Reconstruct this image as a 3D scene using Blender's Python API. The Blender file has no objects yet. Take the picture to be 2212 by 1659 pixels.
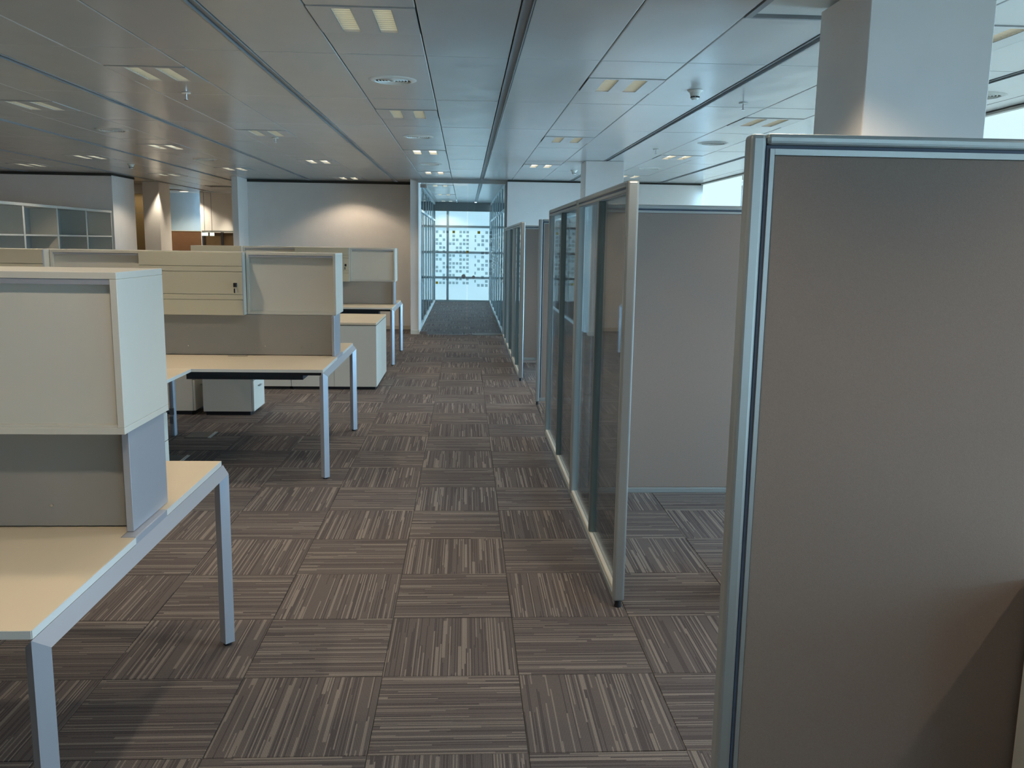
import bpy, bmesh, math, random
from mathutils import Matrix, Vector
random.seed(7)
C = bpy.context.scene.collection
SC = bpy.context.scene
# ------------------------------------------------------------------ camera
H_EYE = 1.57
pt, yw, rl = .1601, .0551, .0154
cy, sy, cp, sp = math.cos(yw), math.sin(yw), math.cos(pt), math.sin(pt)
fw = Vector((sy*cp, cy*cp, -sp)); rt = Vector((cy, -sy, 0)); up = rt.cross(fw)
r2 = rt*math.cos(rl) + up*math.sin(rl); u2 = -rt*math.sin(rl) + up*math.cos(rl)
cd = bpy.data.cameras.new('camera'); cam = bpy.data.objects.new('camera', cd); C.objects.link(cam)
cd.sensor_width = 36; cd.lens = 1887/2212*36; cd.clip_end = 200; cd.clip_start = .05
cam.matrix_world = Matrix(((r2.x, u2.x, -fw.x, 0), (r2.y, u2.y, -fw.y, 0), (r2.z, u2.z, -fw.z, H_EYE), (0, 0, 0, 1)))
SC.camera = cam
# ------------------------------------------------------------------ world, light levels, exposure
W = bpy.data.worlds.new('world'); SC.world = W; W.use_nodes = True
W.node_tree.nodes['Background'].inputs[0].default_value = (.51, .78, 1, 1)
W.node_tree.nodes['Background'].inputs[1].default_value = 4.9       # daylight outside
SC.view_settings.view_transform = 'Standard'; SC.view_settings.look = 'None'
SC.view_settings.exposure = 1.47; SC.view_settings.gamma = 1.0; SC.view_settings.use_curve_mapping = False
SC.cycles.use_denoising = True
SC.cycles.max_bounces = 7; SC.cycles.diffuse_bounces = 5; SC.cycles.glossy_bounces = 4
SC.cycles.transparent_max_bounces = 24; SC.cycles.sample_clamp_indirect = 4
BLIND = (.68, .93, 1.0, 1); BLIND_S = .34     # daylight through the roller blinds
LAMP = (1, .81, .60); LAMP_W = 19.5             # warm lamp of each ceiling light (W)
CH = 2.598                                       # ceiling height
# ------------------------------------------------------------------ node helpers
def mat(name):
    m = bpy.data.materials.new(name); m.use_nodes = True
    nt = m.node_tree; return m, nt, nt.nodes['Principled BSDF']
def N(nt, t, **kw):
    n = nt.nodes.new(t)
    for k, v in kw.items(): setattr(n, k, v)
    return n
def plain(name, col, rough=.5, metal=0., spec=.5, mottle=.04, scale=6, bump=0., bscale=400):
    m, nt, b = mat(name)
    tc = N(nt, 'ShaderNodeTexCoord'); no = N(nt, 'ShaderNodeTexNoise'); no.inputs['Scale'].default_value = scale; no.inputs['Detail'].default_value = 3
    nt.links.new(tc.outputs['Object'], no.inputs['Vector'])
    hs = N(nt, 'ShaderNodeMix', data_type='RGBA')
    hs.inputs[6].default_value = (*[c*(1-mottle) for c in col], 1); hs.inputs[7].default_value = (*[min(1, c*(1+mottle)) for c in col], 1)
    nt.links.new(no.outputs['Fac'], hs.inputs[0]); nt.links.new(hs.outputs[2], b.inputs['Base Color'])
    b.inputs['Roughness'].default_value = rough; b.inputs['Metallic'].default_value = metal; b.inputs['Specular IOR Level'].default_value = spec
    if bump:
        n2 = N(nt, 'ShaderNodeTexNoise'); n2.inputs['Scale'].default_value = bscale; n2.inputs['Detail'].default_value = 2
        nt.links.new(tc.outputs['Object'], n2.inputs['Vector'])
        bp = N(nt, 'ShaderNodeBump'); bp.inputs['Strength'].default_value = bump; bp.inputs['Distance'].default_value = .002
        nt.links.new(n2.outputs['Fac'], bp.inputs['Height']); nt.links.new(bp.outputs['Normal'], b.inputs['Normal'])
    return m
def emis(name, col, s):
    m, nt, b = mat(name); b.inputs['Base Color'].default_value = (.5, .5, .5, 1)
    b.inputs['Emission Color'].default_value = (*col[:3], 1); b.inputs['Emission Strength'].default_value = s
    b.inputs['Roughness'].default_value = .8
    return m
def glass(name, tint, ior=1.5, refl=1.0):
    m, nt, b = mat(name); nt.nodes.remove(b)
    tr = N(nt, 'ShaderNodeBsdfTransparent'); tr.inputs[0].default_value = (*tint, 1)
    gl = N(nt, 'ShaderNodeBsdfGlossy'); gl.inputs['Roughness'].default_value = .02
    fr = N(nt, 'ShaderNodeFresnel'); fr.inputs['IOR'].default_value = ior
    mu = N(nt, 'ShaderNodeMath', operation='MULTIPLY'); mu.inputs[1].default_value = refl
    mx = N(nt, 'ShaderNodeMixShader'); nt.links.new(fr.outputs[0], mu.inputs[0]); nt.links.new(mu.outputs[0], mx.inputs[0])
    nt.links.new(tr.outputs[0], mx.inputs[1]); nt.links.new(gl.outputs[0], mx.inputs[2])
    nt.links.new(mx.outputs[0], nt.nodes['Material Output'].inputs[0]); return m
M = {}
M['wall'] = plain('wall_paint', (.84, .82, .79), .7, bump=.05)
M['blue_wall'] = plain('blue_wall_paint', (.42, .55, .66), .7)
M['base'] = plain('skirting_paint', (.66, .61, .52), .5)
M['dark'] = plain('dark_plastic', (.03, .035, .045), .6)
M['gap'] = plain('shadow_gap', (.035, .035, .03), .8)
M['lam'] = plain('white_laminate', (.62, .615, .56), .45, mottle=.02, bump=.03)
M['top'] = plain('cream_worktop', (.66, .58, .445), .42, mottle=.02, bump=.03)
M['edge'] = plain('worktop_edge', (.66, .68, .66), .4, mottle=.01)
M['door'] = plain('cream_laminate', (.56, .53, .41), .45, mottle=.02, bump=.03)
M['seam'] = plain('seam_dark', (.12, .12, .11), .7)
M['silver'] = plain('silver_paint', (.44, .475, .54), .36, metal=.35, mottle=.02)
M['screen'] = plain('grey_divider_board', (.30, .295, .28), .6, mottle=.04, bump=.06)
M['alu'] = plain('anodised_aluminium', (.42, .46, .46), .38, metal=.6, mottle=.02)
M['alud'] = plain('dark_anodised_aluminium', (.17, .21, .21), .42, metal=.5, mottle=.02)
M['groove'] = plain('blue_grey_gasket', (.08, .11, .17), .5)
M['black'] = plain('black_rubber', (.012, .012, .016), .5)
M['fab'] = plain('taupe_fabric', (.285, .228, .195), .95, spec=.15, mottle=.10, scale=260, bump=.35, bscale=700)
M['wood'] = plain('dark_wood', (.13, .065, .03), .45, mottle=.2, scale=9)
M['brown'] = plain('brown_wood', (.15, .10, .05), .45, mottle=.15, scale=9)
M['ochre'] = plain('ochre_wood', (.27, .19, .085), .5, mottle=.1, scale=9)
M['chrome'] = plain('chrome', (.7, .7, .72), .15, metal=1)
M['plastic'] = plain('white_plastic', (.72, .72, .66), .4)
M['lamp'] = emis('lamp_louvre_glow', (1, .84, .55), .85)
M['lampc'] = emis('lamp_glow', (1, .88, .70), .8)
M['blind'] = emis('blind_daylight', BLIND, BLIND_S)
M['blind2'] = emis('end_blind_daylight', (.62, .90, 1.0), .27)
M['corridor_fill'] = emis('added_corridor_glow', (.60, .84, 1.0), 1.8)  # glow of the panels added beside the corridor to brighten it
M['exit'] = emis('exit_sign_glow', (.72, 1, .92), .7)
M['glass'] = glass('partition_glass', (.955, .985, .985), 1.45, .8)
M['glassb'] = glass('corridor_glass', (.90, .97, 1.0), 1.5, 1.0)
fm, fnt, fb = mat('grey_window_film'); M['film'] = fm          # half-clear film: some backlight comes through
ftr = N(fnt, 'ShaderNodeBsdfTransparent'); ftr.inputs[0].default_value = (.78, .86, .88, 1); fmx = N(fnt, 'ShaderNodeMixShader'); fmx.inputs[0].default_value = .26
fb.inputs['Base Color'].default_value = (.32, .36, .38, 1); fnt.links.new(ftr.outputs[0], fmx.inputs[1]); fnt.links.new(fb.outputs[0], fmx.inputs[2]); fnt.links.new(fmx.outputs[0], fnt.nodes['Material Output'].inputs[0])
M['yfilm'] = plain('yellow_window_film', (.35, .29, .02), .6)
# ceiling metal: satin painted steel, faintly wavy
m, nt, b = mat('ceiling_metal'); M['ceil'] = m
tc = N(nt, 'ShaderNodeTexCoord'); mp = N(nt, 'ShaderNodeMapping'); mp.inputs['Scale'].default_value = (2.4, 1.5, 1)
no = N(nt, 'ShaderNodeTexNoise'); no.inputs['Scale'].default_value = 1.2; no.inputs['Detail'].default_value = 1
oi = N(nt, 'ShaderNodeObjectInfo'); ad = N(nt, 'ShaderNodeVectorMath', operation='ADD')
nt.links.new(tc.outputs['Object'], ad.inputs[0]); nt.links.new(oi.outputs['Location'], ad.inputs[1])
nt.links.new(ad.outputs[0], mp.inputs[0]); nt.links.new(mp.outputs[0], no.inputs['Vector'])
bp = N(nt, 'ShaderNodeBump'); bp.inputs['Strength'].default_value = .35; bp.inputs['Distance'].default_value = .02
nt.links.new(no.outputs['Fac'], bp.inputs['Height']); nt.links.new(bp.outputs['Normal'], b.inputs['Normal'])
b.inputs['Base Color'].default_value = (.55, .555, .54, 1); b.inputs['Metallic'].default_value = .25
b.inputs['Roughness'].default_value = .23; b.inputs['Specular IOR Level'].default_value = .7
M['plate'] = plain('light_fitting_paint', (.55, .56, .55), .25, metal=.25, mottle=.01)
M['rail'] = plain('ceiling_rail_metal', (.33, .35, .36), .4, metal=.3)
# carpet
m, nt, b = mat('striped_carpet'); M['carpet'] = m
L = nt.links
uv = N(nt, 'ShaderNodeUVMap'); uv.uv_map = 'UVMap'; sx = N(nt, 'ShaderNodeSeparateXYZ'); L.new(uv.outputs[0], sx.inputs[0])
at = N(nt, 'ShaderNodeAttribute'); at.attribute_name = 'rnd'; oi = N(nt, 'ShaderNodeObjectInfo')
rn = N(nt, 'ShaderNodeMath', operation='ADD'); L.new(at.outputs['Fac'], rn.inputs[0]); L.new(oi.outputs['Random'], rn.inputs[1])
def mth(op, a, bb=None, c=None):
    n = N(nt, 'ShaderNodeMath', operation=op)
    for i, v in enumerate((a, bb, c)):
        if v is None: continue
        if isinstance(v, (int, float)): n.inputs[i].default_value = v
        else: L.new(v, n.inputs[i])
    return n.outputs[0]
def stripes(pitch, seg, off):
    idx = mth('FLOOR', mth('DIVIDE', sx.outputs[0], pitch))
    w1 = N(nt, 'ShaderNodeTexWhiteNoise', noise_dimensions='2D'); cv = N(nt, 'ShaderNodeCombineXYZ'); L.new(idx, cv.inputs[0]); L.new(mth('ADD', rn.outputs[0], off), cv.inputs[1])
    L.new(cv.outputs[0], w1.inputs[0])
    sv = mth('FLOOR', mth('DIVIDE', mth('ADD', sx.outputs[1], mth('MULTIPLY', w1.outputs[0], 3.7)), seg))
    w2 = N(nt, 'ShaderNodeTexWhiteNoise', noise_dimensions='3D'); c2 = N(nt, 'ShaderNodeCombineXYZ')
    L.new(idx, c2.inputs[0]); L.new(sv, c2.inputs[1]); L.new(mth('ADD', mth('MULTIPLY', rn.outputs[0], 37.7), off), c2.inputs[2]); L.new(c2.outputs[0], w2.inputs[0])
    return w2.outputs[0]
sA = stripes(.0050, .55, 1.3); sB = stripes(.0125, .33, 5.1)
la = mth('GREATER_THAN', sA, .83); lb = mth('GREATER_THAN', sB, .958)
lit = mth('MAXIMUM', la, lb)
dark = mth('LESS_THAN', sA, .30)
rib = mth('LESS_THAN', mth('FRACT', mth('DIVIDE', sx.outputs[0], .0050)), .30)
tn = N(nt, 'ShaderNodeTexNoise'); tn.inputs['Scale'].default_value = 520; tn.inputs['Detail'].default_value = 1; L.new(uv.outputs[0], tn.inputs['Vector'])
tn2 = N(nt, 'ShaderNodeTexNoise'); tn2.inputs['Scale'].default_value = 170; L.new(uv.outputs[0], tn2.inputs['Vector'])
def mix(f, a, bb):
    n = N(nt, 'ShaderNodeMix', data_type='RGBA')
    if isinstance(f, float): n.inputs[0].default_value = f
    else: L.new(f, n.inputs[0])
    for i, v in ((6, a), (7, bb)):
        if isinstance(v, tuple): n.inputs[i].default_value = (*v, 1)
        else: L.new(v, n.inputs[i])
    return n.outputs[2]
c0 = mix(dark, (.158, .134, .126), (.082, .070, .072))
c1 = mix(rib, mix(lit, c0, (.300, .262, .230)), mix(lit, (.050, .043, .046), (.185, .160, .142)))
sp_ = mth('MULTIPLY', mth('GREATER_THAN', tn.outputs[0], .56), .55)
c2_ = mix(sp_, c1, (.070, .060, .062))
c3 = mix(mth('MULTIPLY', tn2.outputs[0], .25), c2_, (.25, .22, .20))
L.new(c3, b.inputs['Base Color']); b.inputs['Roughness'].default_value = .95; b.inputs['Specular IOR Level'].default_value = .15
bp = N(nt, 'ShaderNodeBump'); bp.inputs['Strength'].default_value = .5; bp.inputs['Distance'].default_value = .002
L.new(mth('ADD', tn.outputs[0], lit), bp.inputs['Height']); L.new(bp.outputs['Normal'], b.inputs['Normal'])
# ------------------------------------------------------------------ mesh helpers
def BM(): return bmesh.new()
def box(bm, x0, x1, y0, y1, z0, z1, bev=0., seg=2):
    x0, x1 = min(x0, x1), max(x0, x1); y0, y1 = min(y0, y1), max(y0, y1); z0, z1 = min(z0, z1), max(z0, z1)
    r = bmesh.ops.create_cube(bm, size=1)
    for v in r['verts']: v.co = Vector(((x0+x1)/2+v.co.x*(x1-x0), (y0+y1)/2+v.co.y*(y1-y0), (z0+z1)/2+v.co.z*(z1-z0)))
    if bev:
        es = list({e for v in r['verts'] for e in v.link_edges})
        bmesh.ops.bevel(bm, geom=es, offset=bev, segments=seg, affect='EDGES', profile=.5)
    return bm
def cyl(bm, x, y, z0, z1, r, n=16, r2=None, axis='z'):
    q = bmesh.ops.create_cone(bm, cap_ends=True, segments=n, radius1=r, radius2=r if r2 is None else r2, depth=abs(z1-z0))
    for v in q['verts']:
        c = v.co.copy()
        if axis == 'z': v.co = Vector((x+c.x, y+c.y, (z0+z1)/2+c.z))
        elif axis == 'y': v.co = Vector((x+c.x, y+c.z, z0+c.y))      # z0 = height, use depth via z1-z0
        else: v.co = Vector((x+c.z, y+c.x, z0+c.y))
    return bm
def poly(bm, pts, axis, a, b_):                     # extrude a 2-D outline along an axis
    def P(p, t):
        if axis == 'y': return Vector((p[0], t, p[1]))
        if axis == 'x': return Vector((t, p[0], p[1]))
        return Vector((p[0], p[1], t))
    A = [bm.verts.new(P(p, a)) for p in pts]; B = [bm.verts.new(P(p, b_)) for p in pts]; n = len(pts)
    bm.faces.new(A); bm.faces.new(B[::-1])
    for i in range(n): bm.faces.new((A[i], B[i], B[(i+1) % n], A[(i+1) % n]))
    bmesh.ops.recalc_face_normals(bm, faces=bm.faces[:]); return bm
def wl(o):
    v = Vector((0, 0, 0))
    while o: v += o.location; o = o.parent
    return v
def obj(name, bm, m, parent=None, smooth=False, origin=None):
    me = bpy.data.meshes.new(name)
    bmesh.ops.recalc_face_normals(bm, faces=bm.faces[:])
    base = wl(parent) if parent else Vector((0, 0, 0))
    o = bpy.data.objects.new(name, me)
    if bm.verts:
        xs = [v.co.x for v in bm.verts]; ys = [v.co.y for v in bm.verts]; zs = [v.co.z for v in bm.verts]
        c = Vector(((min(xs)+max(xs))/2, (min(ys)+max(ys))/2, min(zs)))
    else: c = base
    for v in bm.verts: v.co -= c
    bm.to_mesh(me); bm.free(); me.materials.append(m if not isinstance(m, str) else M[m])
    if smooth:
        for p in me.polygons: p.use_smooth = True
    o.location = c-base; o.parent = parent; C.objects.link(o); return o
def bx(name, m, parent, x0, x1, y0, y1, z0, z1, bev=0., seg=2):
    return obj(name, box(BM(), x0, x1, y0, y1, z0, z1, bev, seg), m, parent)
def thing(name, label, cat, loc, group=None):
    o = bpy.data.objects.new(name, None); o.empty_display_size = .1; C.objects.link(o); o.location = loc
    o['label'] = label; o['category'] = cat
    if group: o['group'] = group
    return o
def tag(o, label, cat, group=None):
    o['label'] = label; o['category'] = cat
    if group: o['group'] = group
    return o
def struct(name, bm, m, parent=None):
    o = obj(name, bm, m, parent); o['kind'] = 'structure'; return o
def proj(x, y, z):
    d = Vector((x, y, z-H_EYE)); w = d.dot(fw)
    if w < .2: return None
    return 1106+1887*d.dot(r2)/w, 829.5-1887*d.dot(u2)/w
def seen(x0, x1, y0, y1, z, mg=10):
    ps = [proj(x, y, z) for x in (x0, x1) for y in (y0, y1)]
    if all(p is None for p in ps): return False
    if any(p is None for p in ps): return True
    return max(p[0] for p in ps) > -mg and min(p[0] for p in ps) < 2212+mg and max(p[1] for p in ps) > -mg and min(p[1] for p in ps) < 1659+mg
# ------------------------------------------------------------------ floor and carpet tiles
XL, XR, YN, YF = -12.0, 3.98, -5.0, 24.0
floor = struct('floor', box(BM(), XL, XR+.15, YN, YF, -.12, -.0062), 'seam')
X0, Y0, T = -.2932, 2.5004, .5
cells = []
for i in range(-24, 9):
    for j in range(-16, 43):
        x, y = X0+i*T, Y0+j*T
        if x < XL or x+T > XR or y < YN or y+T > YF: continue
        par = (i+j) % 2
        vis = seen(x, x+T, y, y+T, 0) and y < 12.6
        # hidden under the near left desk row or behind the near fabric screen
        cells.append((x, y, par, vis))
cells.sort(key=lambda c: (not c[3], Vector((c[0]+.25, c[1]+.25)).length))
tm = None
def tile_mesh():
    bm = BM(); box(bm, -.2485, .2485, -.2485, .2485, -.006, 0, .0012, 1)
    me = bpy.data.meshes.new('carpet_tile'); uvl = bm.loops.layers.uv.new('UVMap')
    for f in bm.faces:
        for l in f.loops: l[uvl].uv = (l.vert.co.x+.25, l.vert.co.y+.25)
    bm.to_mesh(me); bm.free(); me.materials.append(M['carpet']); return me
tm = tile_mesh(); fo = wl(floor)
rest = []
for n, (x, y, par, vis) in enumerate(cells):
    if vis and n < 300:
        o = bpy.data.objects.new('carpet_tile', tm); o.parent = floor; o.location = Vector((x+.25, y+.25, 0))-fo
        o.location.z += random.uniform(-.0006, .0004)
        o.rotation_euler = (0, 0, (math.pi/2 if par == 0 else 0)+random.choice((0, math.pi))+random.uniform(-.003, .003)); C.objects.link(o)
    else: rest.append((x, y, par))
bm = BM(); uvl = bm.loops.layers.uv.new('UVMap'); rl_ = bm.faces.layers.float.new('rnd')
for x, y, par in rest:
    vs = [bm.verts.new((x+.0015, y+.0015, 0)), bm.verts.new((x+.4985, y+.0015, 0)), bm.verts.new((x+.4985, y+.4985, 0)), bm.verts.new((x+.0015, y+.4985, 0))]
    lo = [bm.verts.new(v.co-Vector((0, 0, .006))) for v in vs]; r = random.random()
    fs = [bm.faces.new(vs)]+[bm.faces.new((vs[k], lo[k], lo[(k+1) % 4], vs[(k+1) % 4])) for k in range(4)]
    for f in fs:
        f[rl_] = r
        for l in f.loops:
            a, c_ = l.vert.co.x-x, l.vert.co.y-y
            l[uvl].uv = (c_, a) if par == 0 else (a, c_)
ct = obj('carpet_tile_field', bm, 'carpet', floor); ct['kind'] = 'stuff'
# ------------------------------------------------------------------ ceiling
ceil = struct('ceiling', box(BM(), XL, XR+.15, YN, YF, CH+.10, CH+.2), 'gap')
CW, CD, CX, CY = .4946, 1.535, -1.217, 5.152
LIGHTS = []; VENTS = []
def colx(i): return CX+CW*i
cellk = {}
for i in range(-21, 10):
    for k in range(-6, 12):
        g = i % 3
        if g == 1:
            c3_ = (i-1)//3            # light column number: 0 at X -.72
            if i == 1 and False: pass
            par = (c3_+k) % 2
            if par == 1 or par == -1: cellk[(i, k)] = 'light'
            elif c3_ % 2 == 0: cellk[(i, k)] = 'vent'
pm = {}
restb = BM(); cl = wl(ceil)
def cpanel(x0, x1, y0, y1, vis):
    x0 += .0025; x1 -= .0025; y0 += .0018; y1 -= .0018
    if vis:
        key = (round(x1-x0, 3), round(y1-y0, 3))
        if key not in pm:
            bm = box(BM(), -key[0]/2, key[0]/2, -key[1]/2, key[1]/2, 0, .03, .006, 3)
            me = bpy.data.meshes.new('ceiling_panel'); bm.to_mesh(me); bm.free(); me.materials.append(M['ceil']); pm[key] = me
        o = bpy.data.objects.new('ceiling_panel', pm[key]); o.parent = ceil; C.objects.link(o)
        o.location = Vector(((x0+x1)/2, (y0+y1)/2, CH))-cl
        o.rotation_euler = (random.uniform(-.0012, .0012), random.uniform(-.002, .002), 0)
    else: box(restb, x0, x1, y0, y1, CH, CH+.03, .003, 1)
for i in range(-21, 11):
    xa, xb = colx(i), colx(i+1)
    if i % 3 == 0: xa += .028
    if i % 3 == 2: xb -= .028
    if xb > XR-.03 and xa < XR-.1: xb = XR-.06
    if xa > XR-.1 or xa < XL: continue
    for k in range(-6, 12):
        ya, yb = CY+CD*k, CY+CD*(k+1); 
        if yb > YF: continue
        inroom = True
        vis = seen(xa, xb, ya, yb, CH) and (ya < 15.9 or (-1.0 < xa and xb < .8)) and not (xa < -6.5 and ya > 15)
        kind = cellk.get((i, k))
        ym = (ya+yb)/2
        if kind == 'light' and ya > -1 :
            cpanel(xa, xb, ya, ym-.253, vis); cpanel(xa, xb, ym+.253, yb, vis); LIGHTS.append((xa, xb, ym, vis, i, k))
        elif i == 5 and k == -1:
            cpanel(xa, xb, 4.13, yb, vis)
        else:
            cpanel(xa, xb, ya, yb, vis)
            if kind == 'vent' and vis and ya < 14: VENTS.append(((xa+xb)/2, ym, i, k))
o = obj('ceiling_panel_field', restb, 'ceil', ceil); o['kind'] = 'stuff'
for j in range(-7, 4):
    x = colx(3*j)
    if x < XL+.1 or x > XR-.05: continue
    bm = BM(); y1 = 23.4
    box(bm, x-.026, x-.020, YN, y1, CH-.004, CH+.03); box(bm, x+.020, x+.026, YN, y1, CH-.004, CH+.03)
    box(bm, x-.0195, x+.0195, YN, y1, CH+.012, CH+.03)
    obj('ceiling_rail', bm, 'rail', ceil)
# ceiling lights
ordn = ['nearest', 'second', 'third', 'fourth', 'fifth', 'sixth', 'seventh', 'eighth']
cnames = {-4: 'far left edge row over the open shelves', -3: 'row left of the end pillar', -2: 'second row left of the aisle', -1: 'row over the left desks', 0: 'row left of the aisle rail', 1: 'row over the glass screens', 2: 'row beside the windows'}
def cname(i): return (i-1)//3
cnt = {}
LIGHTS.sort(key=lambda l: (l[4], l[5]))
rowlab = {1: 'just left of the central aisle', 4: 'above the glass partitions', 7: 'nearest the windows', -2: 'above the desk ends', -5: 'above the desk middles', -8: 'between desks and shelves', -11: 'beside the shelves', -14: 'behind the shelves', -17: 'at the far left edge'}
for xa, xb, ym, vis, i, k in LIGHTS:
    xc = (colx(i)+colx(i+1))/2
    if vis:
        cnt[i] = cnt.get(i, 0)+1
        where = rowlab.get(i, 'over the room')
        lab = '%s twin-lamp ceiling light of the row %s' % (ordn[min(7, cnt[i]-1)], where)
        t = thing('ceiling_light', lab, 'ceiling light', (xc, ym, CH-.004), 'twin lamp lights set in the metal ceiling')
        bm = BM(); h = .248; za, zb = CH-.004, CH+.03
        for (a0, a1, b0, b1) in ((-.242, -.137, -h, h), (-.047, .047, -h, h), (.137, .242, -h, h), (-.137, -.047, -h, -.218), (-.137, -.047, .218, h), (.047, .137, -h, -.218), (.047, .137, .218, h)):
            box(bm, xc+a0, xc+a1, ym+b0, ym+b1, za, zb)
        obj('light_plate', bm, 'plate', t)
        for s in (-1, 1):
            c = xc+s*.092; near = ym < 9
            bm = box(BM(), c-.044, c+.044, ym-.217, ym+.217, CH+.028, CH+.034)
            lo = obj('lamp', bm, 'lamp' , t)
            bm = BM()
            if near:
                for q in range(11): box(bm, c-.043, c+.043, ym-.20+q*.04-.0015, ym-.20+q*.04+.0015, CH+.002, CH+.022)
            box(bm, c-.0445, c-.042, ym-.217, ym+.217, CH-.002, CH+.027); box(bm, c+.042, c+.0445, ym-.217, ym+.217, CH-.002, CH+.027)
            obj('louvre', bm, 'alu', t)
            bm = box(BM(), c-.035, c+.035, ym+.185, ym+.21, CH+.022, CH+.0275); obj('bulb', bm, 'lampc', t)
    if (-1.0 < xc < .9 or ym < 15.8) and ym > .5:      # the lamps far behind the camera are off
        ld = bpy.data.lights.new('ceiling_lamp', 'SPOT'); ld.energy = LAMP_W; ld.color = LAMP; ld.spot_size = math.radians(130); ld.spot_blend = .4; ld.shadow_soft_size = .05
        lo = bpy.data.objects.new('ceiling_lamp', ld); C.objects.link(lo); lo.location = (xc, ym, CH-.012)
        if vis: lo.parent = t; lo.location = (0, 0, -.008)
# round air diffusers
VENTS.append((3.47, 5.95, 14, 0))
vl = {(1, 0): 'large round air diffuser in the ceiling panel beyond the nearest light', (1, 2): 'round air diffuser above the middle of the aisle', (1, 4): 'small distant round air diffuser near the corridor glass',
      (7, 2): 'round air diffuser in the bright ceiling over the fabric screen', (7, 4): 'round air diffuser farthest along the window side', (-5, 2): 'round air diffuser left over the middle desks', (-5, 4): 'round air diffuser by the lit end pillar',
      (14, 0): 'round air diffuser against the window side, half behind the near column'}
for x, y, i, k in VENTS:
    if (i, k) not in vl: continue
    t = thing('air_diffuser', vl[(i, k)], 'air vent', (x, y, CH-.012), 'round air diffusers in the ceiling')
    bm = BM()
    def ring(bm, ro, ri, z0, z1, n=40):
        a = [[bm.verts.new((x+r*math.cos(2*math.pi*q/n), y+r*math.sin(2*math.pi*q/n), z)) for q in range(n)] for r, z in ((ro, z1), (ri, z0), (ri-.004, z0+.003), (ri-.004, z1))]
        for u in range(3):
            for q in range(n): bm.faces.new((a[u][q], a[u][(q+1) % n], a[u+1][(q+1) % n], a[u+1][q]))
    ring(bm, .155, .118, CH-.011, CH-.0003); obj('outer_ring', bm, 'plastic', t, True)
    for r in (.094, .074, .054, .036):
        bm = BM(); ring(bm, r+.0045, r+.001, CH-.010, CH-.0003); obj('cone_ring', bm, 'plastic', t, True)
    bm = cyl(BM(), x, y, CH-.0022, CH-.0006, .112, 32); obj('throat', bm, 'gap', t)
    bm = cyl(BM(), x, y, CH-.011, CH-.0023, .014, 20, .020); obj('centre_cap', bm, 'plastic', t)
# smoke detectors and sprinklers
for x, y, lab in ((1.531, 6.018, 'white smoke detector nearest the camera on the ceiling'), (1.527, 12.6, 'white smoke detector on the ceiling near the far column'), (-4.78, 13.1, 'white smoke detector on the ceiling at the left wall end')):
    t = thing('smoke_detector', lab, 'smoke detector', (x, y, CH-.06), 'smoke detectors on the ceiling')
    obj('base', cyl(BM(), x, y, CH-.015, CH-.0012, .042, 28, .052), 'plastic', t, False)
    obj('chamber', cyl(BM(), x, y, CH-.04, CH-.0152, .03, 28, .036), 'plastic', t)
    bm = BM()
    for q in range(8): a = q*math.pi/4+.3; box(bm, x+.026*math.cos(a)-.004, x+.026*math.cos(a)+.004, y+.026*math.sin(a)-.004, y+.026*math.sin(a)+.004, CH-.05, CH-.0402)
    obj('sensor_slots', bm, 'dark', t)
    obj('cap', cyl(BM(), x, y, CH-.062, CH-.0502, .02, 24, .029), 'plastic', t)
for x, y, lab in ((2.005, 6.477, 'small brass sprinkler head on the ceiling right of the rail'), (-2.006, 6.628, 'small white sprinkler head behind the left desk light'), (2.056, 9.659, 'small sprinkler head farther back over the right bays'), (-1.95, 9.35, 'small sprinkler head below the second light over the desks')):
    t = thing('sprinkler_head', lab, 'sprinkler', (x, y, CH-.055), 'sprinkler heads')
    obj('rose', cyl(BM(), x, y, CH-.006, CH-.0012, .032, 20), 'plastic', t)
    obj('stem', cyl(BM(), x, y, CH-.048, CH-.0062, .006, 10), 'chrome', t)
    obj('deflector', cyl(BM(), x, y, CH-.052, CH-.0482, .016, 12), 'chrome', t)
# recessed hatch panel
t = thing('ceiling_hatch', 'large pale framed recessed ceiling hatch cut by the top edge of the photo', 'ceiling hatch', (1.5, 3.87, CH))
xa, xb = colx(5)+.004, colx(6)-.03; ya, yb = CY-CD+.003, 4.127
bm = BM(); box(bm, xa, xb, ya, ya+.02, CH-.004, CH+.03); box(bm, xa, xb, yb-.02, yb, CH-.004, CH+.03); box(bm, xa, xa+.03, ya+.0202, yb-.0202, CH-.004, CH+.03); box(bm, xb-.03, xb, ya+.0202, yb-.0202, CH-.004, CH+.03)
obj('hatch_frame', bm, 'rail', t)
bx('hatch_door', 'plastic', t, xa+.032, xb-.032, ya+.022, yb-.022, CH+.012, CH+.024, .003, 1)
# ------------------------------------------------------------------ walls
ZT = CH-.002
struct('wall_near', box(BM(), XL, XR+.15, YN-.15, YN-.002, 0, CH+.1), 'wall')
struct('wall_left', box(BM(), XL-.15, XL-.002, YN, YF, 0, CH+.1), 'wall')
struct('wall_left_end', box(BM(), XL, -5.80, 15.0, 15.98, 0, ZT), 'wall')
YW = 15.8
struct('wall_far', box(BM(), -3.80, -.93, YW, YW+.12, 0, ZT), 'wall')
struct('wall_stub', box(BM(), -3.90, -3.802, 15.13, 21.4, 0, ZT), 'wall')
struct('wall_pilaster', box(BM(), -.925, -.79, 14.98, YW+.12, 0, ZT), 'wall')
struct('wall_far_right', box(BM(), .69, XR, 14.78, 14.92, 0, ZT), 'wall')
struct('wall_end', box(BM(), -3.8, -.86, 23.40, 23.55, 0, ZT), 'wall')
struct('wall_end_right', box(BM(), .70, XR, 23.40, 23.55, 0, ZT), 'wall')
struct('wall_far_left', box(BM(), -6.0, -3.902, 20.5, 20.62, 0, ZT), 'wall')
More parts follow.
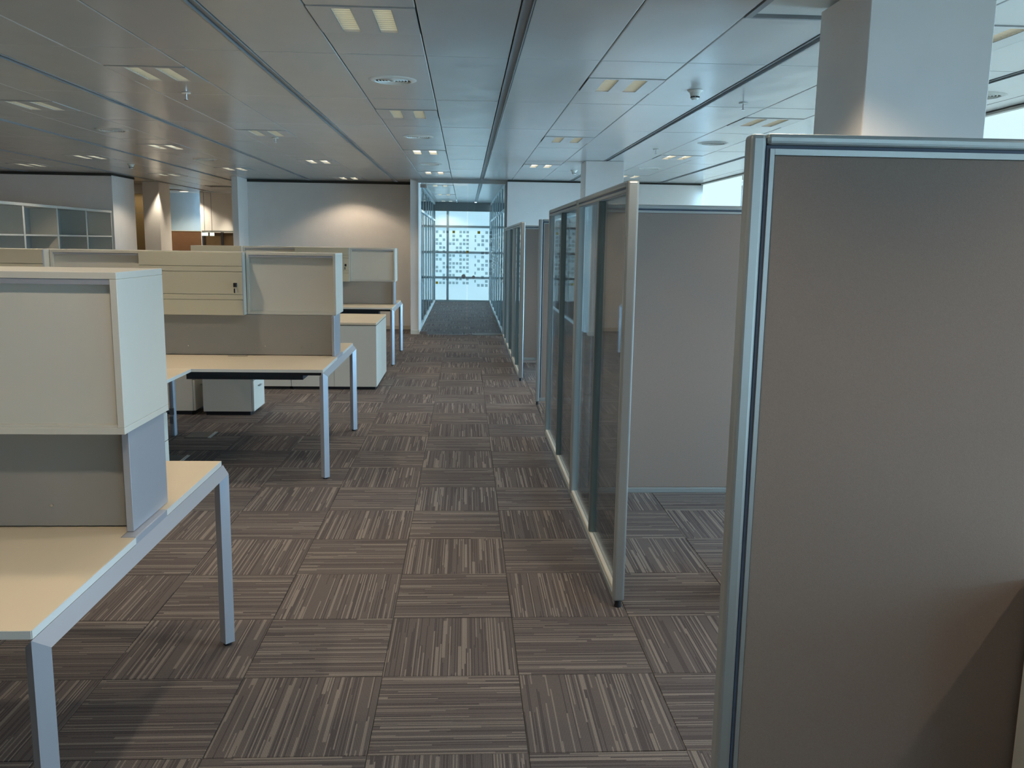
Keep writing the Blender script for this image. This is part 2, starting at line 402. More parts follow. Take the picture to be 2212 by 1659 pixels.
struct('wall_blue', box(BM(), -8.0, -6.002, 21.1, 21.22, 0, ZT), 'blue_wall')
struct('wall_return', box(BM(), -8.15, -8.0, 15.99, 21.2, 0, ZT), 'wall')
# shadow gaps (dark trims) under the ceiling and skirting
tr = [(-3.80, -.93, YW-.02, YW-.001, CH-.045, CH-.003, 'gap'), (XL, -5.80, 14.985, 14.999, CH-.045, CH-.003, 'gap'), (-5.799, -5.785, 15.0, 15.98, CH-.035, CH-.003, 'gap'), (.69, XR, 14.765, 14.779, CH-.03, CH-.003, 'gap')]
for n, (a, b_, c, d, e, f, mm) in enumerate(tr): struct('trim_%d' % (n+1), box(BM(), a, b_, c, d, e, f), mm)
struct('baseboard_far', box(BM(), -3.80, -.93, YW-.014, YW-.001, 0.001, .07, .003, 1), 'base')
struct('baseboard_pilaster', box(BM(), -.927, -.775, 14.962, 14.979, 0.001, .075, .003, 1), 'plastic')
struct('baseboard_far_right', box(BM(), .72, XR-.1, 14.765, 14.779, 0.001, .07, .003, 1), 'base')
# window wall on the right
bm = BM(); box(bm, XR, XR+.15, YN, YF, 0, .06); box(bm, XR, XR+.15, YN, YF, 2.5, CH+.1)
struct('wall_right', bm, 'wall')
struct('trim_5', box(BM(), XR-.055, XR-.001, YN, 14.76, CH-.026, CH-.004, .004, 2), 'plastic')
ws = [15.0, 12.6, 10.2, 7.8, 5.4, 3.0, .6, -1.8, -4.2]
wn = ['farthest roller blind, beside the far white wall', 'second roller blind from the far wall, before the bright gap', 'third roller blind from the far wall', 'fourth roller blind from the far wall, seen right of the near column', 'fifth roller blind from the far wall', 'sixth roller blind from the far wall, beside the near fabric screen', 'seventh roller blind from the far wall', 'roller blind nearest the wall behind the camera']
for n in range(8):
    y1, y0 = ws[n], ws[n+1]
    w_ = struct('window_%d' % (n+1), box(BM(), XR+.02, XR+.08, y0+.001, y0+.06, .061, 2.499), 'alu')
    bm = BM(); box(bm, XR+.02, XR+.08, y0+.0605, y1-.001, .061, .11); box(bm, XR+.02, XR+.08, y0+.0605, y1-.001, 2.45, 2.499); obj('window_frame', bm, 'alu', w_)
    obj('window_pane', box(BM(), XR+.045, XR+.055, y0+.061, y1-.001, .111, 2.449), 'glassb', w_)
    if n == 7: continue
for n in range(8):
    y1, y0 = ws[n], ws[n+1]
    t = thing('roller_blind', 'white backlit '+wn[n], 'roller blind', (XR-.02, (y0+y1)/2, .1), 'roller blinds on the window wall')
    top = min(y1, 14.74)
    zb = 1.46 if n < 6 else .14
    obj('blind_cloth', box(BM(), XR-.032, XR-.030, y0+.03, top-.03, zb, CH-.029), 'blind', t)
    obj('bottom_bar', box(BM(), XR-.036, XR-.026, y0+.03, top-.03, zb-.02, zb-.0002, .002, 1), 'plastic', t)
    obj('blind_roller', box(BM(), XR-.027, XR-.003, y0+.02, top-.02, 2.51, CH-.029, .002, 1), 'plastic', t)
    pl = bpy.data.lights.new('window_portal', 'AREA'); pl.shape = 'RECTANGLE'; pl.size = y1-y0-.06; pl.size_y = 1.34; pl.cycles.is_portal = True
    po = bpy.data.objects.new('window_portal', pl); C.objects.link(po); po.matrix_world = Matrix(((0, 0, 1, XR+.03), (1, 0, 0, (y0+y1)/2), (0, 1, 0, .79), (0, 0, 0, 1)))
# ------------------------------------------------------------------ far left corner behind the opening
t = thing('wood_cladding', 'ochre wood cladding panel between the left wall end and the lit pillar', 'wall panel', (-6.5, 17.9, 0))
bx('lower_board', 'ochre', t, -7.2, -6.03, 17.9, 17.94, 0, 2.04); bx('upper_board', 'ochre', t, -7.2, -6.03, 17.9, 17.94, 2.045, 2.42); bx('top_board', 'base', t, -7.2, -6.03, 17.9, 17.94, 2.425, ZT)
t = thing('pillar', 'slim square white pillar lit by a spotlight, left of the opening', 'pillar', (-5.87, 17.3, 0))
bx('shaft', 'wall', t, -6.02, -5.725, 17.0, 17.62, 0, ZT); bx('plinth', 'base', t, -6.03, -5.715, 16.99, 17.63, .001, .07)
t = thing('wood_wardrobe', 'dark brown wood front below the blue wall at the far left', 'cabinet', (-6.6, 20.8, 0))
bx('carcass', 'wood', t, -7.9, -6.02, 20.7, 21.05, 0, 1.72, .004, 1); bx('top_board', 'door', t, -7.9, -6.015, 20.69, 21.06, 1.722, 1.735)
t = thing('wood_door_wall', 'brown wooden doors with dark jambs under the exit signs', 'door', (-5.4, 20.45, 0))
for q in range(4): bx('door_leaf', 'brown', t, -5.90+q*.42, -5.90+q*.42+.36, 20.42, 20.46, .01, 1.70)
for q in range(5): bx('door_jamb', 'dark', t, -5.955+q*.42, -5.905+q*.42, 20.40, 20.48, .01, 1.71)
bx('door_head', 'alu', t, -5.955, -4.22, 20.40, 20.48, 1.712, 1.74)
for x, lab in ((-5.86, 'larger glowing exit sign above the brown doors'), (-5.70, 'smaller dimmer exit sign right of the larger one')):
    t = thing('exit_sign', lab, 'exit sign', (x, 20.3, 1.62)); w = .07 if x < -5.8 else .045
    bx('lit_face', 'exit', t, x-w, x+w, 20.285, 20.29, 1.63, 1.69); bx('housing', 'plastic', t, x-w-.004, x+w+.004, 20.291, 20.32, 1.62, 1.70); bx('hanger', 'alu', t, x-.004, x+.004, 20.295, 20.31, 1.701, ZT)
t = thing('recessed_downlight', 'round bright downlight above the blue wall', 'ceiling light', (-6.25, 20.2, CH-.02))
obj('trim_ring', cyl(BM(), -6.25, 20.2, CH-.012, CH-.001, .10, 28), 'plastic', t); obj('lens', cyl(BM(), -6.25, 20.2, CH-.016, CH-.0125, .085, 28), 'lampc', t)
def spot(x, y, z, tx, ty, tz, w, ang, blend=.5, col=(1, .86, .66), rad=.03):
    ld = bpy.data.lights.new('spot_lamp', 'SPOT'); ld.energy = w; ld.color = col; ld.spot_size = math.radians(ang); ld.spot_blend = blend; ld.shadow_soft_size = rad
    o = bpy.data.objects.new('spot_lamp', ld); C.objects.link(o); o.location = (x, y, z)
    o.rotation_euler = (Vector((tx, ty, tz))-Vector((x, y, z))).to_track_quat('-Z', 'Y').to_euler(); return o
spot(-5.64, 16.90, CH-.02, -5.69, 16.96, 0, 30, 62, .7)
spot(-5.42, 20.28, CH-.02, -5.42, 20.36, 0, 22, 40, .6); spot(-6.0, 20.25, CH-.02, -6.0, 20.36, 0, 5, 44, .6)
spot(-6.25, 20.2, CH-.03, -6.25, 20.4, 0, 30, 120, .6); spot(-6.4, 17.4, CH-.02, -6.5, 17.8, 1.5, 5, 110, .6)
spot(-4.9, 18.4, CH-.02, -4.9, 18.4, 0, 34, 140, .6); spot(-7.2, 19.6, CH-.02, -7.2, 19.6, 0, 25, 140, .6)  # added fill lamps without fittings, brighten the far left area
# ------------------------------------------------------------------ columns
t = thing('column', 'large white square column behind the near fabric screen', 'column', (1.80, 3.74, 0))
bx('shaft', 'wall', t, 1.56, 2.06, 3.49, 3.985, 0, ZT, .003, 1); bx('plinth', 'base', t, 1.548, 2.072, 3.478, 3.997, .001, .07)
t = thing('column', 'distant white square column beyond the glass screens', 'column', (1.73, 11.37, 0))
bx('shaft', 'wall', t, 1.495, 1.975, 11.13, 11.60, 0, ZT, .003, 1); bx('plinth', 'base', t, 1.483, 1.987, 11.118, 11.612, .001, .07)
# ------------------------------------------------------------------ corridor at the end
GY = 14.92
# front glass: pivot door leaf left, fixed pane right
t = thing('glass_door', 'frameless glass door leaf at the aisle end with grey square decals', 'glass door', (-.38, GY, 0))
obj('glass_leaf', box(BM(), -.755, .028, GY+.012, GY+.022, .012, 2.50), 'glassb', t)
bx('bottom_patch', 'chrome', t, -.755, -.65, GY+.008, GY+.026, .003, .062, .002, 1); bx('top_patch', 'chrome', t, -.755, -.65, GY+.008, GY+.026, 2.455, 2.515, .002, 1)
obj('knob', cyl(BM(), -.028, GY, 1.0, 1.04, .034, 20, axis='y'), 'chrome', t)
t2 = thing('glass_screen', 'fixed clear glass pane right of the aisle end door', 'glass pane', (.38, GY, 0))
obj('glass_leaf', box(BM(), .04, .655, GY-.012, GY-.002, .03, 2.53), 'glassb', t2)
bx('floor_channel', 'alu', t2, .13, .655, GY-.02, GY+.006, .001, .03, .002, 1)
obj('knob', cyl(BM(), .142, GY-.03, .99, 1.03, .026, 20, axis='y'), 'chrome', t2)
# rows as seen in the photograph, top to bottom (1 = grey square, 2 = yellow square)
LROWS = ['1.11 2.111', '.1...1.1.1', '1.1..11.11', '11..11.111', '.11...11.1', '1.1...1112', '1.1.11.1.1', '11..1..111', '..1.1111.1', '1.1111.111', '11..1.11.1', '..1.11..1.', '..11..11.1', '211.111.11']
RROWS = ['.2.11', '1.1.1', '1.11.', '.11.1', '1..1.', '..11.', '1.1..', '.1.11', '1.11.', '.11.1', '1..11', '..1..', '1..1.', '.111.']
bm = BM(); by = BM()
for r, row in enumerate(LROWS):
    for c, ch in enumerate(row):
        if ch in '12':
            x = -.498+c*.0585+(.0 if c < 4 else -.012); z = 1.737-r*.0655
            box(by if ch == '2' else bm, x, x+.042, GY+.0108, GY+.0118, z-.021, z+.021)
obj('square_decals', bm, 'film', t)['kind'] = 'stuff'; obj('yellow_decals', by, 'yfilm', t)['kind'] = 'stuff'
bm = BM(); by = BM()
for r, row in enumerate(RROWS):
    for c, ch in enumerate(row):
        if ch in '12':
            x = .135+c*.067; z = 1.735-r*.068
            box(by if ch == '2' else bm, x+(.02 if c == 0 else 0), x+.046, GY-.0136, GY-.0126, z-.023, z+.023)
obj('square_decals', bm, 'film', t2)['kind'] = 'stuff'; obj('yellow_decals', by, 'yfilm', t2)['kind'] = 'stuff'
bm = BM(); box(bm, -.788, .69, GY-.02, GY+.04, 2.535, ZT); box(bm, .66, .689, GY-.02, GY+.04, .001, 2.534)
struct('door_1', bm, 'alu')
t = thing('glass_wall', 'left glazed corridor wall seen through the end door', 'glass wall', (-.82, 19.2, 0))
for q in range(6):
    y = 15.96+q*1.24; obj('glass_leaf', box(BM(), -.825, -.815, y+.02, y+1.22, .05, 2.53), 'glassb', t)
    bx('mullion', 'alu', t, -.832, -.806, y-.018, y+.018, .05, 2.53)
bx('bottom_rail', 'edge', t, -.84, -.79, 15.94, 23.38, .001, .048); bx('top_rail', 'alu', t, -.84, -.79, 15.94, 23.38, 2.532, 2.58)
bx('mid_rail', 'edge', t, -.83, -.79, 15.94, 23.38, 2.10, 2.14)
t = thing('glass_wall', 'right glazed corridor wall seen through the end door', 'glass wall', (.67, 19.2, 0))
for q in range(7):
    y = 15.0+q*1.18; obj('glass_leaf', box(BM(), .665, .675, y+.03, y+1.16, .05, 2.53), 'glassb', t)
    bx('mullion', 'alu', t, .652, .688, y-.018, y+.018, .05, 2.53)
bx('bottom_rail', 'edge', t, .65, .69, 14.98, 23.38, .001, .048); bx('top_rail', 'alu', t, .65, .69, 14.98, 23.38, 2.532, 2.58)
bx('mid_rail', 'edge', t, .65, .685, 14.98, 23.38, 2.10, 2.14)
bm = BM(); rnd = random.Random(3)
for a in range(14):
    for b in range(14):
        if rnd.random() < .5: box(bm, .6632, .6642, 15.3+a*.55, 15.3+a*.55+.3, 1.74-b*.066-.02, 1.74-b*.066+.02)
obj('square_decals', bm, 'plastic', t)['kind'] = 'stuff'
# end window wall
t = struct('window_9', box(BM(), -.86, .70, 23.36, 23.40, 0, .045), 'alu')
def eb(n_, mm, a, b_, c, d, y0=23.34, y1=23.40): o = obj(n_, box(BM(), a, b_, y0, y1, c, d), mm, t); return o
for z in (.64, 1.30, 1.97): eb('window_bar', 'alu', -.86, .70, z-.03, z+.03)
eb('window_head', 'seam', -.86, .70, 2.37, ZT)
for x in (-.82, -.465, .66): eb('window_post', 'alu', x-.03, x+.03, .046, 2.369, 23.33, 23.339)
for a, b_ in ((-.79, -.495), (-.435, .63)):
    eb('blind_cloth', 'blind2', a, b_, .05, 2.365, 23.401, 23.405)
struct('wall_end_head', box(BM(), -.86, .70, 23.41, 23.55, 0, CH), 'wall')
t = struct('window_10', box(BM(), -3.6, -1.0, 23.36, 23.399, .9, .95), 'alu'); obj('blind_cloth', box(BM(), -3.6, -1.0, 23.38, 23.398, .96, 2.4), 'corridor_fill', t)  # added glowing panel in the left side room, brightens the corridor
t = struct('window_11', box(BM(), XR, XR+.05, 15.2, 23.2, 2.44, 2.49), 'alu'); obj('blind_cloth', box(BM(), XR-.01, XR-.005, 15.2, 23.2, .3, 2.43), 'corridor_fill', t)  # added glowing panel in the right side room, more blue light for the corridor
t = thing('counter', 'white counter behind the left corridor glass', 'counter', (-1.5, 18.6, 0))
bx('worktop', 'edge', t, -2.1, -.95, 17.2, 20.0, .95, 1.0, .004, 1); bx('panel', 'lam', t, -2.0, -1.02, 17.3, 19.9, .001, .948)
# ------------------------------------------------------------------ desk pods
XE = -.92                      # right ends of the desk rows
def pod_frame(t, yf, yb, xe=XE, mirror=False):
    a = .028; zc = .687; zt = .706; xc = xe  # square tube set on edge; outer ridge a beyond centre
    s = 1
    # sweep the diamond section along an inverted U with mitred corners
    y0, y1 = yf+.02, yb-.01
    def leg(y, sgn, name):
        bm = BM(); sec = [(0, -a), (a, 0), (0, a), (-a, 0)]           # (x offset, outward offset)
        bot = [bm.verts.new((xc+p[0], y+sgn*p[1], .012)) for p in sec]
        top = [bm.verts.new((xc+p[0], y+sgn*p[1], zc+p[1])) for p in sec]
        bm.faces.new(bot); bm.faces.new(top)
        for q in range(4): bm.faces.new((bot[q], bot[(q+1) % 4], top[(q+1) % 4], top[q]))
        o = obj(name, bm, 'silver', t); obj('foot', cyl(BM(), xc, y, 0, .0115, .016, 14), 'black', o)
    leg(y0, -1, 'leg'); leg(y1, 1, 'leg')
    bm = BM(); sec = [(0, -a), (a, 0), (0, a), (-a, 0)]
    A = [bm.verts.new((xc+p[0], y0-p[1], zc+p[1]+.0003)) for p in sec]; B = [bm.verts.new((xc+p[0], y1+p[1], zc+p[1]+.0003)) for p in sec]
    bm.faces.new(A); bm.faces.new(B)
    for q in range(4): bm.faces.new((A[q], A[(q+1) % 4], B[(q+1) % 4], B[q]))
    obj('end_beam', bm, 'silver', t)
def worktop(t, x0, x1, y0, y1, name='worktop'):
    o = bx(name, 'top', t, x0, x1, y0, y1, .7165, .7355, .0008, 1)
    bm = BM(); box(bm, x1+.0002, x1+.0022, y0, y1, .7163, .7353); box(bm, x0, x1, y0-.0022, y0-.0002, .7163, .7353)
    obj('edging', bm, 'edge', o); return o
UW = [-.935, -1.575, -2.292, -2.945, -3.62]
def key(parent, x, y, z, m=1.0):
    obj('lock', cyl(BM(), x, y-.006, z, z+.012, .008, 12, axis='y'), 'chrome', parent)
    bm = BM(); box(bm, x-.0015, x+.0015, y-.034, y-.0125, z-.006, z+.010); obj('key', bm, 'chrome', parent)
    bm = BM(); box(bm, x-.008, x+.016, y-.052, y-.0345, z-.013, z+.018, .002, 1); box(bm, x-.012, x-.001, y-.030, y-.024, z-.055, z-.022, .003, 1); obj('key_head', bm, 'black', parent)
def divider(ys, ye, tag_, rng, xend=-3.62):
    """boxed screen carrying the cabinets; ys..ye is its thickness"""
    t = thing('desk_divider', 'grey low divider board with silver end panel on the %s' % tag_, 'divider', (-2.2, (ys+ye)/2, .737))
    bx('end_panel', 'silver', t, -.962, -.942, ys, ye, .7375, 1.029, .0012, 1)
    bx('end_panel', 'silver', t, xend+.005, xend+.027, ys, ye, .7375, 1.029, .0012, 1)
    bx('board', 'screen', t, xend+.03, -.964, ys+.055, ys+.075, .7375, 1.0285)
    bx('board', 'screen', t, xend+.03, -.964, ye-.075, ye-.055, .7375, 1.0285)
    for x in (-1.45, -1.19, -2.0, -2.6): obj('screw', cyl(BM(), x, ys+.052, .80, .805, .004, 10, axis='y'), 'chrome', t)
    bx('plinth', 'gap', t, xend+.03, -.966, ys+.0765, ye-.0765, .7375, .79)
def cabinet(x0, x1, y0, y1, front, label, ksign=1, keyon=True):
    """x0<x1; front=-1: door towards the camera; +1: door on the far side, recessed back towards the camera"""
    z0, z1 = 1.03, 1.476; th = .019
    t = thing('overhead_cabinet', label, 'cabinet', ((x0+x1)/2, (y0+y1)/2, z0), 'overhead cabinets on the desk dividers')
    g = .0012
    bx('top_panel', 'lam', t, x0+g, x1-g, y0, y1, z1-th, z1, .001, 1); bx('bottom_panel', 'lam', t, x0+g, x1-g, y0, y1, z0, z0+th, .001, 1)
    bx('side_panel', 'lam', t, x0+g, x0+g+th, y0, y1, z0+th+.0004, z1-th-.0004, .001, 1); bx('side_panel', 'lam', t, x1-g-th, x1-g, y0, y1, z0+th+.0004, z1-th-.0004, .001, 1)
    xa, xb = x0+g+th+.0005, x1-g-th-.0005; za, zb = z0+th+.0005, z1-th-.0005
    if front > 0:
        bx('back_panel', 'lam', t, xa, xb, y0+.028, y0+.036, za, zb)
        bx('upper_track', 'silver', t, xa, xb, y0+.003, y0+.024, zb-.014, zb); bx('lower_track', 'lam', t, xa, xb, y0+.008, y0+.0275, za, za+.005)
        bx('door', 'door', t, xa, xb, y1-.03, y1-.012, za, zb)
    else:
        # banded front standing proud of the carcass
        zs = [1.030, 1.140, 1.178, 1.338, 1.376, 1.476]
        d = bx('door', 'door', t, x0+g, x1-g, y0-.012, y0-.002, z0, z1)
        for a, b_ in zip(zs[:-1], zs[1:]): bx('door_band', 'door', d, x0+g, x1-g, y0-.022, y0-.0125, a+.002, b_-.002, .001, 1)
        bx('door_edge', 'silver', t, x1-g+.0001, x1-g+.0019, y0-.0215, y0-.0005, z0, z1)
        bx('back_panel', 'lam', t, xa, xb, y1-.036, y1-.028, za, zb)
        if keyon: key(d, x1-.045, y0-.022, 1.245)
    return t
def pod(nm, yf, sa, sb, yb, cabs, where, skipx=None):
    t = thing('desk', 'cream-topped double desk with silver tube legs, %s' % where, 'desk', (-2.2, (yf+yb)/2, 0))
    ym = (sa+sb)/2
    for x1, x0 in ((XE, -2.318), (-2.322, -3.62)):
        worktop(t, x0, x1-.0025, yf, sa); worktop(t, x0, x1-.0025, sb, yb)
    bx('filler_board', 'top', t, -3.62, -.966, sa+.003, sb-.003, .712, .733)
    bx('end_cover', 'silver', t, -.963, XE, sa+.0005, sb-.0005, .712, .7365, .003, 2)
    pod_frame(t, yf, yb); 
    pod_frame(t, yf, yb, -3.64)
    # underframe
    for y in (yf+.10, yb-.10): bx('underframe_bar', 'dark', t, -3.6, XE-.03, y-.015, y+.015, .685, .7125)
    for y in (yf+.16, yb-.24): bx('middle_leg', 'silver', t, -2.34, -2.30, y-.028, y+.028, .003, .684, .012, 3)
    bm = BM(); y0 = sa-.26
    poly(bm, [(y0, .606), (y0, .690), (y0+.006, .690), (y0+.006, .63), (y0+.20, .63), (y0+.20, .69), (y0+.206, .69), (y0+.206, .606)], 'x', -1.92, -1.13)
    obj('cable_tray', bm, 'dark', t)
    bx('tray_end', 'dark', t, -1.129, -1.123, y0, y0+.206, .606, .69)
    bx('grommet_flap', 'dark', t, -1.70, -1.56, sa-.012, sa-.0025, .7358, .7375)
    return t
# A
A = pod('a', 1.812, 2.41, 2.67, 3.283, None, 'nearest the camera at the left edge')
divider(2.455, 2.745, 'nearest desk', 0)
cabinet(UW[1], UW[0], 2.415, 2.775, 1, 'cream cabinet nearest the camera, its recessed back facing us')
cabinet(UW[2], UW[1]-.001, 2.33, 2.70, -1, 'overhead cabinet at the left picture edge on the nearest desk')
# B
B = pod('b', 5.685, 6.34, 6.62, 7.22, None, 'second along the left, with a corner return')
divider(6.36, 6.655, 'second desk', 0)
cabinet(UW[1], UW[0], 6.425, 6.79, 1, 'right-hand cabinet on the second desk row, plain recessed back')
cabinet(UW[2], UW[1]-.001, 6.345, 6.70, -1, 'banded yellowish locker front with key on the second desk row')
cabinet(UW[3], UW[2]-.001, 6.425, 6.79, 1, 'recessed-back cabinet left of the banded one, second desk row')
cabinet(UW[4], UW[3]-.001, 6.345, 6.70, -1, 'leftmost cabinet of the second desk row at the photo edge')
worktop(B, -2.318, -1.765, 4.85, 5.68, 'return_worktop')
worktop(B, -2.318, -1.765, 7.226, 8.30, 'return_worktop')
# C
Cc = pod('c', 11.12, 11.75, 12.02, 12.62, None, 'third and farthest along the left')
divider(11.75, 12.03, 'farthest desk', 0)
VC = [-.935, -1.53, -2.235, -2.93, -3.58]
cabinet(VC[1], VC[0], 11.84, 12.22, 1, 'right-end cabinet on the farthest desk row, plain recessed back')
cabinet(VC[2], VC[1]-.001, 11.76, 12.13, -1, 'banded front cabinet with key on the farthest desk row')
cabinet(VC[3], VC[2]-.001, 11.84, 12.22, 1, 'farthest row cabinet second from its left end')
cabinet(VC[4], VC[3]-.001, 11.76, 12.13, -1, 'leftmost cabinet of the farthest desk row')
# pedestals
def pedestal(x0, x1, y0, y1, z1, label, face='+x', nd=3, kz=None):
    t = thing('drawer_pedestal', label, 'drawer unit', ((x0+x1)/2, (y0+y1)/2, 0), 'drawer pedestals under the desks')
    bx('plinth', 'black', t, x0+.02, x1-.04, y0+.02, y1-.02, .001, .035)
    bx('body', 'lam', t, x0, x1-.022, y0, y1, .036, z1, .002, 1)
    bx('edge_strip', 'silver', t, x1-.0215, x1-.0195, y0, y1, .036, z1)
    hs = [.036+(z1-.036)*q/nd for q in range(nd+1)]
    for q in range(nd):
        d = bx('drawer', 'lam', t, x1-.019, x1, y0+.001, y1-.001, hs[q]+.002, hs[q+1]-.002, .0015, 1)
        bm = BM(); yc = (y0+y1)/2; zc = hs[q+1]-.06 if z1 < .6 else hs[q+1]-.07
        box(bm, x1+.012, x1+.020, yc-.045, yc+.045, zc-.006, zc+.006, .003, 2); box(bm, x1+.0003, x1+.0118, yc-.042, yc-.036, zc-.004, zc+.004); box(bm, x1+.0003, x1+.0118, yc+.036, yc+.042, zc-.004, zc+.004)
        if face == '+x': obj('handle', bm, 'alu', d)
    if kz:
        obj('lock', cyl(BM(), x1+.006, y1-.045, kz, kz+.012, .009, 12, axis='x'), 'chrome', t)
        bm = BM(); box(bm, x1+.013, x1+.03, y1-.05, y1-.04, kz-.004, kz+.006); box(bm, x1+.03, x1+.055, y1-.052, y1-.038, kz-.02, kz+.022, .004, 2)
        box(bm, x1+.028, x1+.05, y1-.05, y1-.042, kz-.075, kz-.03, .004, 2); obj('key_head', bm, 'black', t)
pedestal(-2.31, -1.77, 4.86, 5.22, .714, 'white drawer pedestal with a key, beside the nearest cabinet', nd=2, kz=.555)
pedestal(-2.335, -1.885, 7.83, 8.24, .60, 'white two-drawer pedestal with silver handles under the second desk', nd=2)
pedestal(-2.86, -2.41, 7.855, 8.26, .60, 'darker pedestal behind, left of the two-drawer pedestal', nd=2)
# storage credenza, two back-to-back rows
def cupboard(x0, x1, y0, y1, z1, label, keyon=True, front=-1):
    t = thing('low_cupboard', label, 'cupboard', ((x0+x1)/2, (y0+y1)/2, 0), 'back-to-back low cupboards')
    bx('plinth', 'black', t, x0+.01, x1-.02, y0+.03, y1-.02, .001, .03)
    f = y0+.02 if front < 0 else y0
    b_ = y1 if front < 0 else y1-.02
    bx('body', 'lam', t, x0+.001, x1-.001, f, b_, .031, z1-.03, .0015, 1)
    bx('shadow_gap', 'gap', t, x0+.002, x1-.002, f+.002, b_-.002, z1-.0298, z1-.0232)
    w = bx('top_board', 'top', t, x0+.001, x1-.001, y0, y1, z1-.023, z1, .001, 1)
    xm = (x0+x1)/2
    for a, c in ((x0+.002, xm-.0015), (xm+.0015, x1-.002)):
        if front < 0: d = bx('door', 'lam', t, a, c, y0+.002, y0+.0195, .033, z1-.034, .001, 1)
        else: d = bx('door', 'lam', t, a, c, y1-.0195, y1-.002, .033, z1-.034, .001, 1)
    if keyon and front < 0: key(t, xm+.04, y0+.002, z1-.09)
cz = .715
cupboard(-1.832, -.932, 9.25, 9.86, cz, 'near right low cupboard with cream top and key, between desk rows')
cupboard(-2.734, -1.834, 9.25, 9.86, cz, 'low cupboard left of the keyed one, partly hidden by the desk', False)
cupboard(-1.832, -.932, 9.862, 10.42, cz, 'far right low cupboard backing onto the keyed one', False, 1)
cupboard(-2.734, -1.834, 9.862, 10.42, cz, 'far left low cupboard of the back-to-back block', False, 1)
# floor boxes
for n, (x, y, lab) in enumerate(((-2.06, 7.02, 'metal floor box lid in the shade under the second desk'), (-2.04, 6.22, 'metal floor box lid just behind the nearest desk end'))):
    t = thing('floor_box', lab, 'floor box', (x, y, 0))
    bx('lid', 'seam', t, x-.16, x+.02, y-.11, y+.11, .0006, .0045, .001, 1); bx('lid_frame', 'alu', t, x+.022, x+.032, y-.11, y+.11, .0006, .006); bx('lid_frame', 'alu', t, x+.036, x+.042, y-.11, y+.11, .0006, .005)
# ------------------------------------------------------------------ open shelves on the left
sh = ['nearest of the tall open shelf bays at the left edge', 'second open shelf bay along the left side', 'third open shelf bay along the left side', 'fourth open shelf bay, lit by the lamp', 'last open shelf bay beside the white wall end']
for n in range(5):
    y1 = 14.985-.972*(4-n); y0 = y1-.970
    t = thing('open_shelf_unit', 'white '+sh[n], 'shelf', (-6.02, (y0+y1)/2, 0), 'open shelf units on the left')
    bx('side_panel', 'lam', t, -6.22, -5.83, y0, y0+.022, .002, 1.955); bx('side_panel', 'lam', t, -6.22, -5.83, y1-.022, y1, .002, 1.955)
    bx('top_panel', 'lam', t, -6.23, -5.82, y0, y1, 1.957, 1.995, .002, 1)
    bx('back_panel', 'screen', t, -6.219, -6.205, y0+.0225, y1-.0225, .003, 1.954)
    for z in (.04, .42, .80, 1.18, 1.565): bx('shelf', 'lam', t, -6.204, -5.834, y0+.0225, y1-.0225, z, z+.022)
# ------------------------------------------------------------------ screens on the right
def post(t, x0, x1, y0, y1, z1, bev=.010): return bx('post', 'alu', t, x0, x1, y0, y1, .03, z1, bev, 3)
def feet(t, pts):
    for x, y in pts: obj('foot', cyl(BM(), x, y, 0, .0295, .016, 14, .012), 'black', t)
def fabric_screen(x0, x1, yc, z1, label, w=.05, gas=True, leftpost=True):
    t = thing('fabric_screen', label, 'partition screen', ((x0+x1)/2, yc, 0), 'fabric partition screens')
    y0, y1 = yc-w/2, yc+w/2
    post(t, x0, x0+.038, y0, y1, z1-.002); post(t, x1-.038, x1, y0, y1, z1-.002)
    bx('top_rail', 'alu', t, x0+.0385, x1-.0385, y0, y1, z1-.026, z1, .009, 3)
    bx('bottom_rail', 'alu', t, x0+.0385, x1-.0385, y0+.003, y1-.003, .035, .07, .004, 2)
    bm = BM(); box(bm, x0+.0385, x0+.046, y0+.006, y1-.006, .0705, z1-.027); box(bm, x1-.046, x1-.0385, y0+.006, y1-.006, .0705, z1-.027); box(bm, x0+.0465, x1-.0465, y0+.008, y1-.008, z1-.034, z1-.0265); obj('gasket', bm, 'groove', t)
    bm = BM(); box(bm, x0+.0465, x0+.057, y0+.001, y1-.001, .0705, z1-.0345); box(bm, x1-.057, x1-.0465, y0+.001, y1-.001, .0705, z1-.0345); box(bm, x0+.0575, x1-.0575, y0+.001, y1-.001, z1-.048, z1-.0345); obj('inner_frame', bm, 'alu', t)
    bx('fabric_panel', 'fab', t, x0+.0575, x1-.0575, y0+.004, y1-.004, .0708, z1-.0484, .002, 1)
    feet(t, ((x0+.02, yc), (x1-.02, yc)))
    return t
ZS = 1.826
fabric_screen(.648, 2.26, 2.045, ZS, 'large taupe fabric screen filling the right side, nearest the camera')
fabric_screen(.735, 2.38, 5.27, 1.808, 'taupe fabric screen across the bay behind the nearest glass screen')
fabric_screen(.700, 2.35, 8.46, 1.80, 'narrow-looking brown fabric screen end between the two glass rows')
fabric_screen(2.265, 3.88, 2.045, ZS, 'added unseen fabric screen continuing the nearest one, blocking low window light')  # this and the next two: unseen screens added to block low window light
fabric_screen(2.385, 3.88, 5.27, 1.808, 'added unseen fabric screen behind the near column, blocking oblique window light')
fabric_screen(2.355, 3.88, 8.46, 1.80, 'added unseen fabric screen in the middle bay, blocking low window light')
fabric_screen(.73, 1.475, 11.50, 1.80, 'short fabric screen behind the far glass row')
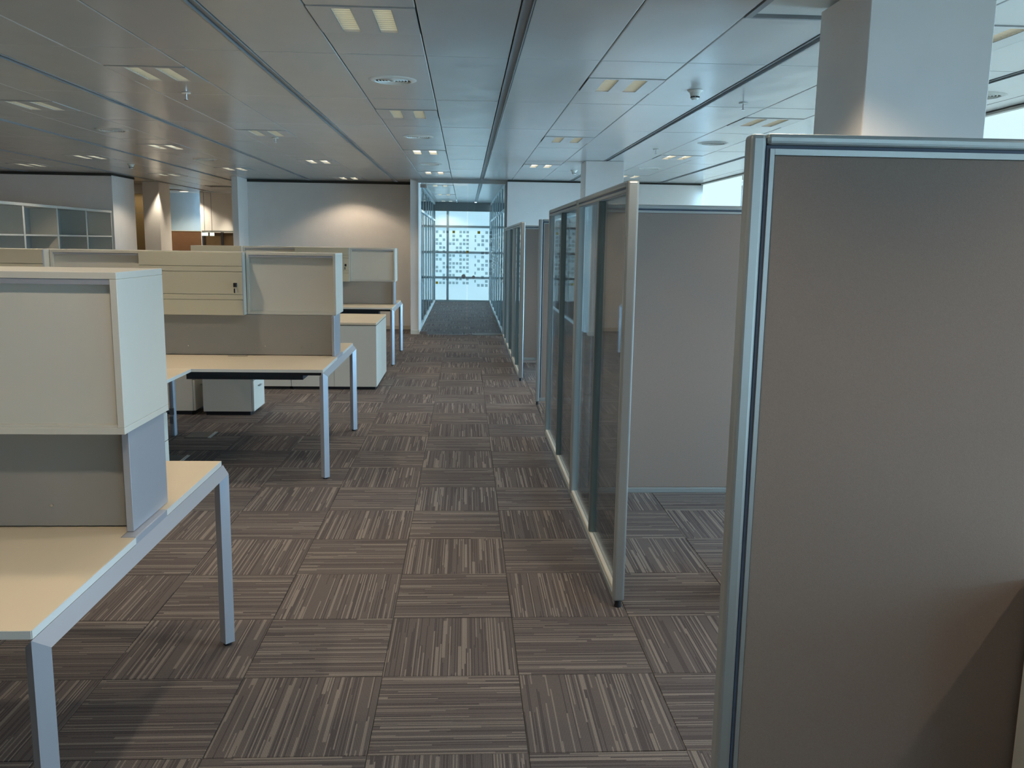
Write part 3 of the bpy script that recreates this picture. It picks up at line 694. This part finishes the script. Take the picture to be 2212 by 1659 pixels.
def glass_screen(y0, y1, label, xc=.678, z1=1.828, w=.05, nearpost=True):
    t = thing('glass_partition', label, 'glass partition', (xc, (y0+y1)/2, 0), 'glass partition screens along the aisle')
    x0, x1 = xc-w/2, xc+w/2; ym = (y0+y1)/2
    post(t, x0, x1, y0, y0+.036, z1); post(t, x0, x1, y1-.036, y1, z1)
    bx('top_rail', 'alu', t, x0, x1, y0+.0365, y1-.0365, z1-.026, z1, .008, 3)
    bm = BM(); box(bm, x0+.004, x1-.004, y0+.0365, y1-.0365, z1-.032, z1-.0265); obj('gasket', bm, 'groove', t)
    bx('inner_rail', 'alu', t, x0+.002, x1-.002, y0+.0365, y1-.0365, z1-.048, z1-.0325, .003, 1)
    bx('bottom_rail', 'alu', t, x0, x1, y0+.0365, y1-.0365, .032, .062, .005, 2); bx('glazing_bead', 'base', t, x0+.006, x1-.006, y0+.0365, y1-.0365, .0625, .078, .003, 1)
    bx('mullion', 'alud', t, x0+.004, x1-.004, ym-.018, ym+.018, .0785, z1-.0485, .004, 2)
    for a, b_ in ((y0+.0368, ym-.0185), (ym+.0185, y1-.0368)): obj('glass_pane', box(BM(), xc-.003, xc+.003, a, b_, .0785, z1-.0485), 'glass', t)
    feet(t, ((xc, y0+.02), (xc, y1-.02)))
glass_screen(3.585, 5.195, 'nearest glass partition beside the aisle, tall aluminium end post')
glass_screen(5.20, 6.95, 'second glass partition, joined behind the nearest one')
glass_screen(9.93, 11.54, 'near one of the far glass partitions', .645, 1.805)
glass_screen(11.545, 13.15, 'middle one of the far glass partitions', .645, 1.805)
glass_screen(13.155, 14.40, 'farthest glass partition, touching the corridor end', .645, 1.805)
# pale side cabinet at the right edge
t = thing('side_cabinet', 'pale greenish cabinet side at the bottom right corner, against the fabric screen', 'cabinet', (1.7, 1.75, 0))
bx('body', 'lam', t, 1.425, 1.95, 1.45, 2.010, .031, .72, .002, 1); bx('top_board', 'lam', t, 1.42, 1.955, 1.43, 2.014, .7205, .755, .001, 1); bx('plinth', 'black', t, 1.445, 1.93, 1.5, 1.99, .001, .0305)
bx('door', 'lam', t, 1.43, 1.945, 1.432, 1.4495, .035, .718, .001, 1)
